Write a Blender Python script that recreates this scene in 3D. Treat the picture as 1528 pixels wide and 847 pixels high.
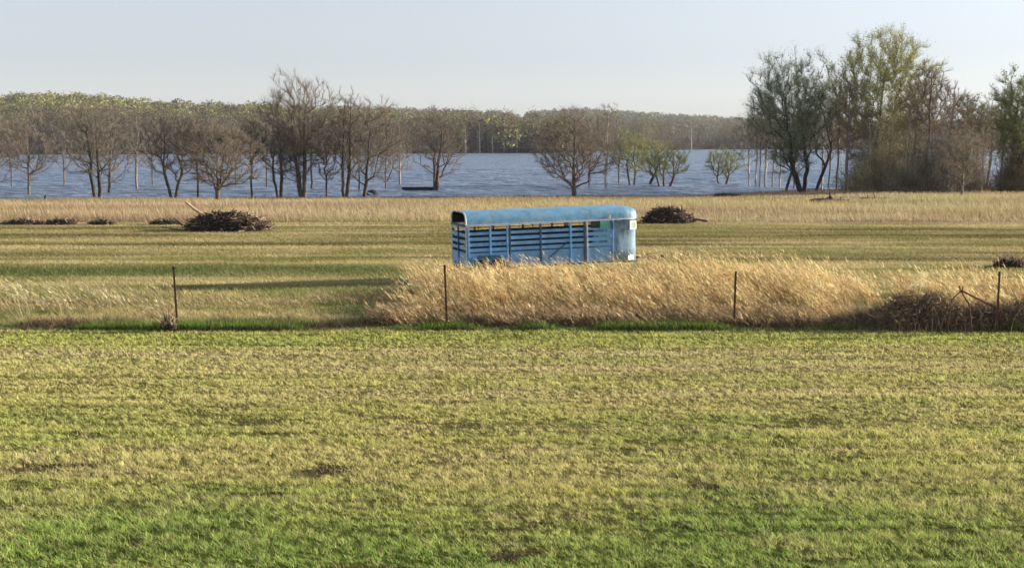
import bpy, bmesh, math, random
import numpy as np
from mathutils import Vector, Matrix
R = math.radians
rng = np.random.default_rng(7)
random.seed(7)
for o in list(bpy.data.objects): bpy.data.objects.remove(o)
S = bpy.context.scene
COL = S.collection

# ------------------------------------------------------------------ camera
F = 1910.0; CX = 764.0; CY = 423.5; CAMZ = 4.1
PITCH = math.atan((CY-212)/F)
cam = bpy.data.cameras.new('camera'); co = bpy.data.objects.new('camera', cam); COL.objects.link(co)
co.location = (0,0,CAMZ); co.rotation_euler = (math.pi/2-PITCH,0,0)
cam.sensor_width = 36; cam.lens = 36*F/1528; cam.clip_start = .1; cam.clip_end = 20000
S.camera = co
# ------------------------------------------------------------------ light
SUN_EL = R(13.4); SUN_AZ = R(14)          # azimuth measured from +x towards +y
w = bpy.data.worlds.new('World'); S.world = w; w.use_nodes = True
nt = w.node_tree; bg = nt.nodes['Background']
sky = nt.nodes.new('ShaderNodeTexSky'); sky.sky_type = 'NISHITA'; sky.sun_disc = False
sky.sun_elevation = SUN_EL; sky.sun_rotation = math.pi/2-SUN_AZ
sky.air_density = 1.0; sky.dust_density = .6; sky.ozone_density = 3.5; sky.altitude = 200
hs = nt.nodes.new('ShaderNodeHueSaturation'); hs.inputs['Saturation'].default_value = .36
nt.links.new(sky.outputs[0], hs.inputs['Color']); tn = nt.nodes.new('ShaderNodeMix'); tn.data_type = 'RGBA'; tn.blend_type = 'MULTIPLY'; tn.inputs[0].default_value = 1; tn.inputs[7].default_value = (.985,.975,1.02,1)
nt.links.new(hs.outputs[0], tn.inputs[6]); nt.links.new(tn.outputs[2], bg.inputs[0]); bg.inputs[1].default_value = 0.08
sd = bpy.data.lights.new('sun', 'SUN'); sd.energy = 5.0; sd.angle = R(.5); sd.color = (1,.87,.70)
so = bpy.data.objects.new('sun', sd); COL.objects.link(so)
sv = Vector((math.cos(SUN_EL)*math.cos(SUN_AZ), math.cos(SUN_EL)*math.sin(SUN_AZ), math.sin(SUN_EL)))
so.rotation_euler = sv.to_track_quat('Z','Y').to_euler()
S.view_settings.view_transform = 'Standard'; S.view_settings.look = 'None'
S.view_settings.exposure = 1.28; S.view_settings.gamma = 1

# ------------------------------------------------------------------ helpers
def sstep(a,b,x):
    t = np.clip((x-a)/(b-a),0,1); return t*t*(3-2*t)
_perm = rng.random((256,256))
def vnoise(x,y):
    x = np.asarray(x,float); y = np.asarray(y,float)
    xi = np.floor(x).astype(int); yi = np.floor(y).astype(int); fx = x-xi; fy = y-yi
    fx = fx*fx*(3-2*fx); fy = fy*fy*(3-2*fy)
    a = _perm[xi&255,yi&255]; b = _perm[(xi+1)&255,yi&255]; c = _perm[xi&255,(yi+1)&255]; d = _perm[(xi+1)&255,(yi+1)&255]
    return (a*(1-fx)+b*fx)*(1-fy)+(c*(1-fx)+d*fx)*fy
def fbm(x,y,o=4):
    s = 0; a = .5; t = 0
    for i in range(o):
        s = s+a*vnoise(x*2**i+17.3*i,y*2**i+9.1*i); t += a; a *= .55
    return s/t
def ray(px,py):
    u = (px-CX)/F; v = (CY-py)/F
    return u, math.cos(PITCH)+v*math.sin(PITCH), -math.sin(PITCH)+v*math.cos(PITCH)
def at(px,py,d):
    u,fy,fz = ray(px,py); return Vector((u*d/fy, d, CAMZ+fz*d/fy))
def shore(x):
    return np.interp(x,[-80,-47.5,-23,-4,16,24,32,41,58,90],[118,119,123.5,124.5,128,134,142,146,147,150])
WZ = -1.4
def far_shore(az):   # az = x/y
    return np.interp(az,[-1,-.4,-.08,.02,.07,.155,.4,1],[560,560,618,650,800,955,955,955])
def gz(x,y):
    x = np.asarray(x,float); y = np.asarray(y,float)
    ys = shore(x)
    z = WZ*sstep(0,1,(y-66)/(ys-66)*.5)*2
    z = np.where(y>ys, WZ-1.6*sstep(ys,ys+50,y), z)
    z = z+.05*(fbm(x*.25,y*.25,3)-.5)
    z = np.where(y<66, .05*(fbm(x*.25,y*.25,3)-.5), z)
    fs = far_shore(x/np.maximum(y,1))
    z = z+4.5*sstep(fs-8,fs+25,y)*(y>300)
    return z
def hit(px,py):
    u,fy,fz = ray(px,py)
    ys = np.arange(8,1200,.1); xs = u/fy*ys; zs = CAMZ+fz/fy*ys
    g = np.maximum(gz(xs,ys),WZ)
    i = int(np.argmax(zs<=g)); return Vector((xs[i],ys[i],g[i]))
def tag(o,label=None,cat=None,group=None,kind=None):
    if label: o['label'] = label
    if cat: o['category'] = cat
    if group: o['group'] = group
    if kind: o['kind'] = kind
    return o
def thing(name,label,cat,loc=(0,0,0),rz=0,group=None):
    o = bpy.data.objects.new(name,None); COL.objects.link(o); o.location = loc; o.rotation_euler = (0,0,rz)
    o.empty_display_size = .2
    return tag(o,label,cat,group)
def link(name,me,mat,parent=None,smooth=False):
    o = bpy.data.objects.new(name,me); COL.objects.link(o)
    if mat: me.materials.append(mat)
    if parent: o.parent = parent
    if smooth: me.polygons.foreach_set('use_smooth',[True]*len(me.polygons))
    return o
def npmesh(name,V,faces,mat,parent=None,vcol=None,smooth=False):
    """V (n,3); faces (m,k) int array; vcol (n,3)"""
    me = bpy.data.meshes.new(name); n = len(V); m,k = faces.shape
    me.vertices.add(n); me.vertices.foreach_set('co',np.ascontiguousarray(V,dtype=np.float32).ravel())
    me.loops.add(m*k); me.loops.foreach_set('vertex_index',np.ascontiguousarray(faces,dtype=np.int32).ravel())
    me.polygons.add(m); me.polygons.foreach_set('loop_start',np.arange(0,m*k,k,dtype=np.int32))
    me.update(calc_edges=True)
    if vcol is not None:
        a = me.color_attributes.new('Col','FLOAT_COLOR','POINT')
        c = np.ones((n,4),np.float32); c[:,:3] = vcol; a.data.foreach_set('color',c.ravel())
    return link(name,me,mat,parent,smooth)
def soup(name,T,C,mat,parent=None):
    n = len(T); return npmesh(name,T.reshape(-1,3),np.arange(n*3).reshape(n,3),mat,parent,np.repeat(C,3,axis=0))
class Acc:
    def __init__(s): s.T=[]; s.C=[]
    def add(s,T,C):
        C = np.asarray(C,float)
        if C.ndim==1: C = np.tile(C,(len(T),1))
        s.T.append(T); s.C.append(C)
    def build(s,name,mat,parent=None,off=None):
        T = np.concatenate(s.T); C = np.concatenate(s.C)
        if off is not None: T = T-np.array(off)
        return soup(name,T,C,mat,parent)
def tint(c,n,amt=.2,r=rng):
    c = np.asarray(c,float); k = 1+amt*r.normal(size=(n,1)); return np.clip(c*k*(1+.06*r.normal(size=(n,3))),.003,1)
def unit(v): return v/np.maximum(np.linalg.norm(v,axis=-1,keepdims=True),1e-9)
def blades(B,h,lean,wd,col,seg=1,tip=0.0,r=rng):
    """curved blades: B (n,3), h (n,), lean (n,2) tip offset, wd (n,), col (n,3)"""
    n = len(B); ang = r.uniform(0,math.pi,n)
    W = np.stack([np.cos(ang),np.sin(ang),0*ang],1)
    def P(t):
        p = B.copy(); p[:,2] += h*t*(1-.18*t); p[:,:2] += lean*(t**1.8); return p
    T=[];C=[]
    for k in range(seg):
        t0 = k/seg; t1 = (k+1)/seg
        a = P(t0); b = P(t1); wa = W*(wd*(1-t0*(1-tip)))[:,None]*.5; wb = W*(wd*(1-t1*(1-tip)))[:,None]*.5
        T.append(np.stack([a-wa,a+wa,b+wb],1)); C.append(col)
        if k<seg-1 or tip>0: T.append(np.stack([a-wa,b+wb,b-wb],1)); C.append(col)
    return np.concatenate(T),np.concatenate(C)
def flecks(P,size,col,r=rng,flat=1.0):
    n = len(P); d1 = unit(r.normal(size=(n,3))*np.array([1,1,flat])); d2 = unit(r.normal(size=(n,3))*np.array([1,1,flat]))
    s = np.asarray(size)*np.ones(n); s = s[:,None]
    return np.stack([P-d1*s*.5,P+d1*s*.5,P+d2*s*.8],1)
def tubes(A,Bp,ra,rb,n):
    """frusta between A and Bp (m,3): returns V, quads"""
    m = len(A); d = unit(Bp-A); ref = np.where(np.abs(d[:,2:3])>.9,np.array([[1.,0,0]]),np.array([[0,0,1.]]))
    u = unit(np.cross(d,ref)); v = np.cross(d,u)
    an = np.arange(n)*2*math.pi/n; ring = np.cos(an)[None,:,None]*u[:,None]+np.sin(an)[None,:,None]*v[:,None]
    V = np.concatenate([A[:,None]+ring*ra[:,None,None],Bp[:,None]+ring*rb[:,None,None]],1).reshape(-1,3)
    i = np.arange(n); q = np.stack([i,(i+1)%n,(i+1)%n+n,i+n],1)
    return V,(q[None]+(np.arange(m)*2*n)[:,None,None]).reshape(-1,4)
class Tube:
    def __init__(s): s.V=[]; s.Q=[]; s.C=[]; s.n=0
    def add(s,A,B,ra,rb,n,col):
        A=np.atleast_2d(A).astype(float);B=np.atleast_2d(B).astype(float)
        ra=np.ones(len(A))*ra; rb=np.ones(len(A))*rb
        V,Q = tubes(A,B,ra,rb,n); s.V.append(V); s.Q.append(Q+s.n); s.n += len(V)
        col = np.asarray(col,float)
        s.C.append(np.tile(col,(len(V),1)) if col.ndim==1 else np.repeat(col,2*n,axis=0))
    def build(s,name,mat,parent=None,off=None):
        V = np.concatenate(s.V)
        if off is not None: V = V-np.array(off)
        return npmesh(name,V,np.concatenate(s.Q),mat,parent,np.concatenate(s.C),smooth=True)

# ------------------------------------------------------------------ materials
def mat_new(name):
    m = bpy.data.materials.new(name); m.use_nodes = True; nt = m.node_tree
    return m,nt,nt.nodes['Principled BSDF'],nt.nodes['Material Output']
def foliage_mat(name,trans=.35,rough=.7,gain=1.0):
    m,nt,p,out = mat_new(name); N=nt.nodes; L=nt.links
    at_ = N.new('ShaderNodeAttribute'); at_.attribute_name = 'Col'
    L.new(at_.outputs['Color'],p.inputs['Base Color']); p.inputs['Roughness'].default_value = rough
    p.inputs['Specular IOR Level'].default_value = .2
    if trans>0:
        tr = N.new('ShaderNodeBsdfTranslucent'); L.new(at_.outputs['Color'],tr.inputs['Color'])
        mx = N.new('ShaderNodeMixShader'); mx.inputs[0].default_value = trans
        L.new(p.outputs[0],mx.inputs[1]); L.new(tr.outputs[0],mx.inputs[2]); L.new(mx.outputs[0],out.inputs[0])
    return m
M_GRASS = foliage_mat('grass_blades',.35,.6)
M_LEAF = foliage_mat('leaves_and_twigs',.2,.8)
M_WOOD = foliage_mat('dead_wood',0,.9)
def bark_mat():
    m,nt,p,out = mat_new('bark'); N=nt.nodes; L=nt.links
    a = N.new('ShaderNodeAttribute'); a.attribute_name='Col'
    tc = N.new('ShaderNodeTexCoord'); no = N.new('ShaderNodeTexNoise'); no.inputs['Scale'].default_value = 3; no.inputs['Detail'].default_value=6
    mp = N.new('ShaderNodeMapping'); mp.inputs['Scale'].default_value=(3,3,.7); L.new(tc.outputs['Object'],mp.inputs[0]); L.new(mp.outputs[0],no.inputs[0])
    mr = N.new('ShaderNodeMapRange'); mr.inputs[1].default_value=.3; mr.inputs[2].default_value=.7; mr.inputs[3].default_value=.55; mr.inputs[4].default_value=1.35
    L.new(no.outputs[0],mr.inputs[0])
    mx = N.new('ShaderNodeVectorMath'); mx.operation='SCALE'; L.new(a.outputs['Color'],mx.inputs[0]); L.new(mr.outputs[0],mx.inputs['Scale'])
    L.new(mx.outputs[0],p.inputs['Base Color']); p.inputs['Roughness'].default_value=.9; p.inputs['Specular IOR Level'].default_value=.15
    bp = N.new('ShaderNodeBump'); bp.inputs['Strength'].default_value=.6; bp.inputs['Distance'].default_value=.05; L.new(no.outputs[0],bp.inputs['Height']); L.new(bp.outputs[0],p.inputs['Normal'])
    return m
M_BARK = bark_mat()
def ground_mat():
    m,nt,p,out = mat_new('meadow_ground'); N=nt.nodes; L=nt.links
    a = N.new('ShaderNodeAttribute'); a.attribute_name='Col'
    tc = N.new('ShaderNodeTexCoord')
    def noise(sc,det=6,stretch=(1,1,1)):
        mp = N.new('ShaderNodeMapping'); mp.inputs['Scale'].default_value=stretch; L.new(tc.outputs['Object'],mp.inputs[0])
        n = N.new('ShaderNodeTexNoise'); n.inputs['Scale'].default_value=sc; n.inputs['Detail'].default_value=det; n.inputs['Roughness'].default_value=.65
        L.new(mp.outputs[0],n.inputs[0]); return n
    n1 = noise(9,8); n2 = noise(1.1,6,(.5,1,1))
    def rng_(n,lo,hi,a0=.3,a1=.7):
        r = N.new('ShaderNodeMapRange'); r.inputs[1].default_value=a0; r.inputs[2].default_value=a1; r.inputs[3].default_value=lo; r.inputs[4].default_value=hi
        L.new(n.outputs[0],r.inputs[0]); return r
    r1 = rng_(n1,.45,1.35); r2 = rng_(n2,.8,1.2)
    ml = N.new('ShaderNodeMath'); ml.operation='MULTIPLY'; L.new(r1.outputs[0],ml.inputs[0]); L.new(r2.outputs[0],ml.inputs[1])
    mx = N.new('ShaderNodeVectorMath'); mx.operation='SCALE'; L.new(a.outputs['Color'],mx.inputs[0]); L.new(ml.outputs[0],mx.inputs['Scale'])
    L.new(mx.outputs[0],p.inputs['Base Color']); p.inputs['Roughness'].default_value=1; p.inputs['Specular IOR Level'].default_value=0
    bp = N.new('ShaderNodeBump'); bp.inputs['Strength'].default_value=.8; bp.inputs['Distance'].default_value=.06; L.new(n1.outputs[0],bp.inputs['Height']); L.new(bp.outputs[0],p.inputs['Normal'])
    return m
M_GROUND = ground_mat()
def water_mat():
    m,nt,p,out = mat_new('flood_water'); N=nt.nodes; L=nt.links
    p.inputs['Base Color'].default_value=(.055,.10,.20,1); p.inputs['Roughness'].default_value=.3; p.inputs['IOR'].default_value=1.33
    tc = N.new('ShaderNodeTexCoord')
    def noise(sc,st,det=5):
        mp = N.new('ShaderNodeMapping'); mp.inputs['Scale'].default_value=st; L.new(tc.outputs['Object'],mp.inputs[0])
        n = N.new('ShaderNodeTexNoise'); n.inputs['Scale'].default_value=sc; n.inputs['Detail'].default_value=det; L.new(mp.outputs[0],n.inputs[0]); return n
    a = noise(.9,(.45,1,1)); b = noise(.09,(.35,1,1),3); c = noise(.35,(.35,1,1),4)
    h = N.new('ShaderNodeMath'); h.operation='ADD'; L.new(a.outputs[0],h.inputs[0]); L.new(c.outputs[0],h.inputs[1])
    bp = N.new('ShaderNodeBump'); bp.inputs['Strength'].default_value=1; bp.inputs['Distance'].default_value=1.5; L.new(h.outputs[0],bp.inputs['Height']); L.new(bp.outputs[0],p.inputs['Normal'])
    # base colour varies in broad patches, paler and less blue
    cr = N.new('ShaderNodeValToRGB'); cr.color_ramp.elements[0].position=.35; cr.color_ramp.elements[1].position=.65
    cr.color_ramp.elements[0].color=(.10,.17,.29,1); cr.color_ramp.elements[1].color=(.18,.24,.35,1); L.new(b.outputs[0],cr.inputs[0]); L.new(cr.outputs[0],p.inputs['Base Color'])
    return m
M_WATER = water_mat()

# ------------------------------------------------------------------ ground colours (real surface colours: dry grass, green growth, bare soil)
STRAW = np.array([.52,.44,.22]); GREEN = np.array([.20,.285,.062]); OLIVE = np.array([.35,.35,.11]); TAN = np.array([.46,.37,.225]); SOIL = np.array([.12,.085,.06]); LUSH=np.array([.09,.15,.03])
def mixc(a,b,t): t = np.asarray(t)[...,None]; return a*(1-t)+b*t
def zcol(x,y):
    x = np.asarray(x,float); y = np.asarray(y,float)
    n1 = fbm(x*.35,y*.5,4); n2 = fbm(x*1.3+40,y*1.6,3); n3 = fbm(x*.08+5,y*.25,3); ns = fbm(x*.10+3,y*1.5+7,4)
    # lawn in front of the fence
    dry = np.clip(sstep(12.5,18.5,y+4*(n3-.5)*2)*.62+(n1-.5)*1.6+.34,0,1)
    lawn = mixc(GREEN,OLIVE*1.05,dry)
    lawn = mixc(lawn,STRAW*.9,np.clip(sstep(18,24,y)*.42*(ns*1.5)+sstep(.6,.75,n2)*.3+sstep(.5,.7,ns)*.35,0,1))
    lawn = lawn*(1+.5*(fbm(x*.18+50,y*5.5,3)-.5)*sstep(13,19,y))[...,None]
    soil = sstep(.69,.78,fbm(x*1.3+11,y*2.2+3,4))*sstep(22,15,y)
    lawn = mixc(lawn,SOIL,soil*.8)
    lawn = mixc(lawn,np.array([.28,.34,.065]),sstep(25.0,26.6,y)*.75)
    # field beyond the fence
    yy = y+.015*x+1.2*(fbm(x*.06,y*.1,2)-.5)
    f = mixc(STRAW*1.05,OLIVE*.8,np.clip(.42+(n1-.5)*2+(ns-.5)*2,0,1))
    st = 0
    for c,wd,a in ((47.5,.9,.5),(51.5,.8,.55),(56.2,1.6,.75),(60.5,1.0,.5),(66.5,1.1,.6),(44.8,.5,.3),(53.6,.4,.35),(49.4,.35,.3),(58.5,.4,.4)):
        st = st+a*np.exp(-((yy-c)/wd)**2)*np.clip(.4+1.4*(fbm(x*.12+c,y*.2,2)-.25),0,1)
    st = st*(.45+1.1*fbm(x*.25+31,y*.6,3))+.6*sstep(.55,.72,fbm(x*.05+20,y*.9,4))
    f = mixc(f,np.array([.14,.12,.045]),np.clip(st*1.2,0,.95))
    gb = np.exp(-((yy-40.8)/2.1)**4)*sstep(-2.0,-4.5,x)
    f = mixc(f,GREEN*.8,sstep(38,35,y)*sstep(.42,.62,fbm(x*.5+12,y*.7,3))*.55)
    f = mixc(f,np.array([.10,.14,.035]),gb*(.6+.5*n1))
    tall = sstep(64,66,yy)
    tc = mixc(TAN,np.array([.30,.21,.13]),np.clip((fbm(x*.07,y*.12+4,4)-.42)*4,0,.9)); tc = mixc(tc,OLIVE,sstep(.5,.65,fbm(x*.05+9,y*.3,3))*.5)
    f = mixc(f,tc,tall)
    ys = shore(x)
    f = mixc(f,np.array([.20,.12,.075]),sstep(ys-13,ys-6,y)*.75)
    f = mixc(f,np.array([.05,.04,.035]),sstep(ys-3,ys-.5,y))
    f = mixc(f,np.array([.10,.09,.06]),(y>300)*1.0)
    return mixc(lawn,f,sstep(27.2,27.8,y))
# ------------------------------------------------------------------ ground, water, hills
ys_ = np.concatenate([np.linspace(-120,8,40),np.linspace(8.2,32,170),np.linspace(32.3,160,240),np.geomspace(161,3500,120)])
us = np.linspace(-1,1,361); us = np.sign(us)*np.abs(us)**1.4
Y,U = np.meshgrid(ys_,us,indexing='ij'); X = U*(40+1.05*np.abs(Y))
V = np.stack([X,Y,gz(X,Y)],-1).reshape(-1,3)
nr,nc = Y.shape; idx = np.arange(nr*nc).reshape(nr,nc)
Q = np.stack([idx[:-1,:-1],idx[:-1,1:],idx[1:,1:],idx[1:,:-1]],-1).reshape(-1,4)
tag(npmesh('ground',V,Q,M_GROUND,None,zcol(X,Y).reshape(-1,3)*np.where(Y<27.5,.36,.68).reshape(-1,1),smooth=True),kind='structure')

# water: a sheet with real low waves near the shore
yw = np.concatenate([np.linspace(112,260,430),np.geomspace(261,1300,120)]); uw = np.linspace(-1,1,330)
Y,U = np.meshgrid(yw,uw,indexing='ij'); X = U*(30+.75*Y)
amp = .17*sstep(112,130,Y)+0*X
Zw = WZ+amp*((fbm(X*.28,Y*.75,4)-.5)*2)
nr,nc = Y.shape; idx = np.arange(nr*nc).reshape(nr,nc)
Q = np.stack([idx[:-1,:-1],idx[:-1,1:],idx[1:,1:],idx[1:,:-1]],-1).reshape(-1,4)
tag(npmesh('water',np.stack([X,Y,Zw],-1).reshape(-1,3),Q,M_WATER,None,None,smooth=True),kind='structure')

def hill_pts(pxs,pys,d0,d1,PXg,T):
    """height field of a ridge: foot at distance d0, crest at d1"""
    py = np.interp(PXg,pxs,pys); top = CAMZ+(212-py)/F*d1-(19 if d1<1100 else 17 if d1<2000 else 21)
    D = d0+(d1-d0)*T
    prof = np.where(T<=1,sstep(0,1.0,T*.97)**.9,1-.9*(T-1))
    Z = 1+np.maximum(top-1,0)*prof
    X = (PXg-CX)/F*D
    return X,D,Z+3*(fbm(X*.01,D*.01,3)-.5)*np.minimum(T,1)
HILLS = [
  ([-900,-300,0,100,200,300,400,480,570,640,760,900],[170,150,138,135,143,148,150,155,162,172,196,214],640,1050,(-700,860)),
  ([200,400,570,660,740,770,800,860,1000],[165,158,159,162,165,169,182,200,212],1150,1900,(100,980)),
  ([640,740,776,790,830,860,900,960,1030,1090,1200,1400,1700,2300],[205,200,178,163,160,158,160,164,168,172,176,176,172,180],1500,2700,(640,2300)),
]
M_HILL = foliage_mat('leaf_litter',0,1)
for hi,(a,b,d0,d1,(p0,p1)) in enumerate(HILLS):
    PXg,T = np.meshgrid(np.linspace(p0,p1,160),np.linspace(0,2,60),indexing='ij')
    X,D,Z = hill_pts(a,b,d0,d1,PXg,T)
    nr,nc = X.shape; idx = np.arange(nr*nc).reshape(nr,nc)
    Q = np.stack([idx[:-1,:-1],idx[1:,:-1],idx[1:,1:],idx[:-1,1:]],-1).reshape(-1,4)
    tag(npmesh('hill',np.stack([X,D,Z],-1).reshape(-1,3),Q,M_HILL,None,np.tile([.07,.065,.035],(nr*nc,1)),smooth=True),kind='structure')

bm_ = bmesh.new(); bmesh.ops.create_cube(bm_,size=1,matrix=Matrix.Translation((0,1700,70))@Matrix.Diagonal((8600,4400,160,1)))
me_ = bpy.data.meshes.new('haze'); bm_.to_mesh(me_); bm_.free(); mh,nth,ph_,oh = mat_new('haze_air'); nth.nodes.remove(ph_)
pv_ = nth.nodes.new('ShaderNodeVolumePrincipled'); pv_.inputs['Density'].default_value = .00008; pv_.inputs['Color'].default_value = (.80,.87,.97,1); pv_.inputs['Anisotropy'].default_value=.0
nth.links.new(pv_.outputs[0],oh.inputs['Volume']); hz = link('haze',me_,mh); tag(hz,kind='stuff')
def crowns(P,h,wd,col,nt_,fs,r,trunk=None):
    """vectorised far crowns: P (n,3) base, h height, wd width; nt_ flecks each"""
    n = len(P); d = unit(r.normal(size=(n,nt_,3))); rad = r.uniform(.55,1.0,(n,nt_,1))**.6
    lump = 1+.22*np.sin(d[...,0:1]*4+P[:,None,0:1])*np.cos(d[...,2:3]*5+P[:,None,1:2])
    c = P[:,None]+np.stack([0*h,0*h,h*.58],1)[:,None]
    Q = c+d*rad*lump*np.stack([wd*.5,wd*.5,h*.44],1)[:,None]
    Q = Q.reshape(-1,3); s = np.repeat(fs,nt_)*r.uniform(.6,1.4,n*nt_)
    T = flecks(Q,s,None,r); C = np.repeat(col,nt_,axis=0)*(1+.22*r.normal(size=(n*nt_,1)))*np.repeat(r.uniform(.6,1.35,n),nt_)[:,None]
    return T,np.clip(C,.004,1)
PAL = {'brown':[.145,.11,.075],'grey':[.13,.11,.085],'olive':[.15,.15,.06],'yellow':[.25,.24,.09],'green':[.13,.16,.06],'dark':[.09,.09,.05]}
def pick(n,names,probs,r):
    k = r.choice(len(names),n,p=np.array(probs)/sum(probs)); return np.array([PAL[x] for x in names])[k]
rf = np.random.default_rng(21)
acc = Acc()
for hi,(nt_,n,names,pr) in enumerate([(210,3800,['olive','yellow','green','brown','grey'],[4,3,2,3,2]),(60,4200,['olive','green','brown','yellow'],[3,3,3,1]),(45,9000,['green','olive','brown','dark'],[3,2,3,2])]):
    a,b,d0,d1,(p0,p1) = HILLS[hi]
    PXg = rf.uniform(p0,p1,n); T = rf.uniform(.0,1.12,n)**.8
    X,D,Z = hill_pts(a,b,d0,d1,PXg,T)
    h = rf.uniform(8,17,n); wd = rf.uniform(8,17,n)*(1,1.1,1.2)[hi]
    col = pick(n,names,pr,rf)
    if hi==0:
        patch = sstep(.42,.6,fbm(X*.012,D*.012,3)); up = sstep(.25,.7,T)[:,None]
        col = col*(1-up*.5)+np.array([.19,.19,.065])*up*.5*(.5+patch[:,None])
    T_,C_ = crowns(np.stack([X,D,Z],1),h,wd,col,nt_,wd*(.12,.16,.2)[hi],rf); acc.add(T_,C_)
tag(acc.build('hill_woods',M_LEAF),'unbroken woods in early leaf covering the low hills beyond the water','woods',kind='stuff')

# belt of woodland along the far shore
acc = Acc()
az = rf.uniform(-.55,.62,900); 
fs = far_shore(az); D = fs+8+rf.uniform(0,1,900)**1.3*70; X = az*D
h = rf.uniform(13,21,900)*(1+.1*(fbm(az*30,az*0)-.5)); wd = rf.uniform(7,12,900)
col = pick(900,['brown','grey','olive','yellow','dark'],[5,4,3,1.3,2],rf)
P = np.stack([X,D,gz(X,D)],1)
T_,C_ = crowns(P,h,wd,col,420,np.ones(900)*.55,rf); acc.add(T_,C_)
# trunks of the belt
k = 3; B = np.repeat(P,k,axis=0)+np.concatenate([rf.normal(size=(900*k,2))*2.5,np.zeros((900*k,1))],1)
B[:,2] -= .5
T_,C_ = blades(B,np.repeat(h,k)*.8,rf.normal(size=(900*k,2))*1.0,rf.uniform(.3,.7,900*k),tint([.16,.14,.11],900*k,.5,rf),2,.3,rf); acc.add(T_,C_)
# understorey
n=5000; az = rf.uniform(-.55,.62,n); D = far_shore(az)+rf.uniform(-2,25,n); X=az*D
T_,C_ = crowns(np.stack([X,D,gz(X,D)],1),rf.uniform(3,7,n),rf.uniform(3,6,n),tint([.075,.062,.045],n,.3,rf),40,np.ones(n)*.5,rf); acc.add(T_,C_)
tag(acc.build('shore_woods',M_LEAF),'distant belt of brown and olive woods along the far shore','woods',kind='stuff')

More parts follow.
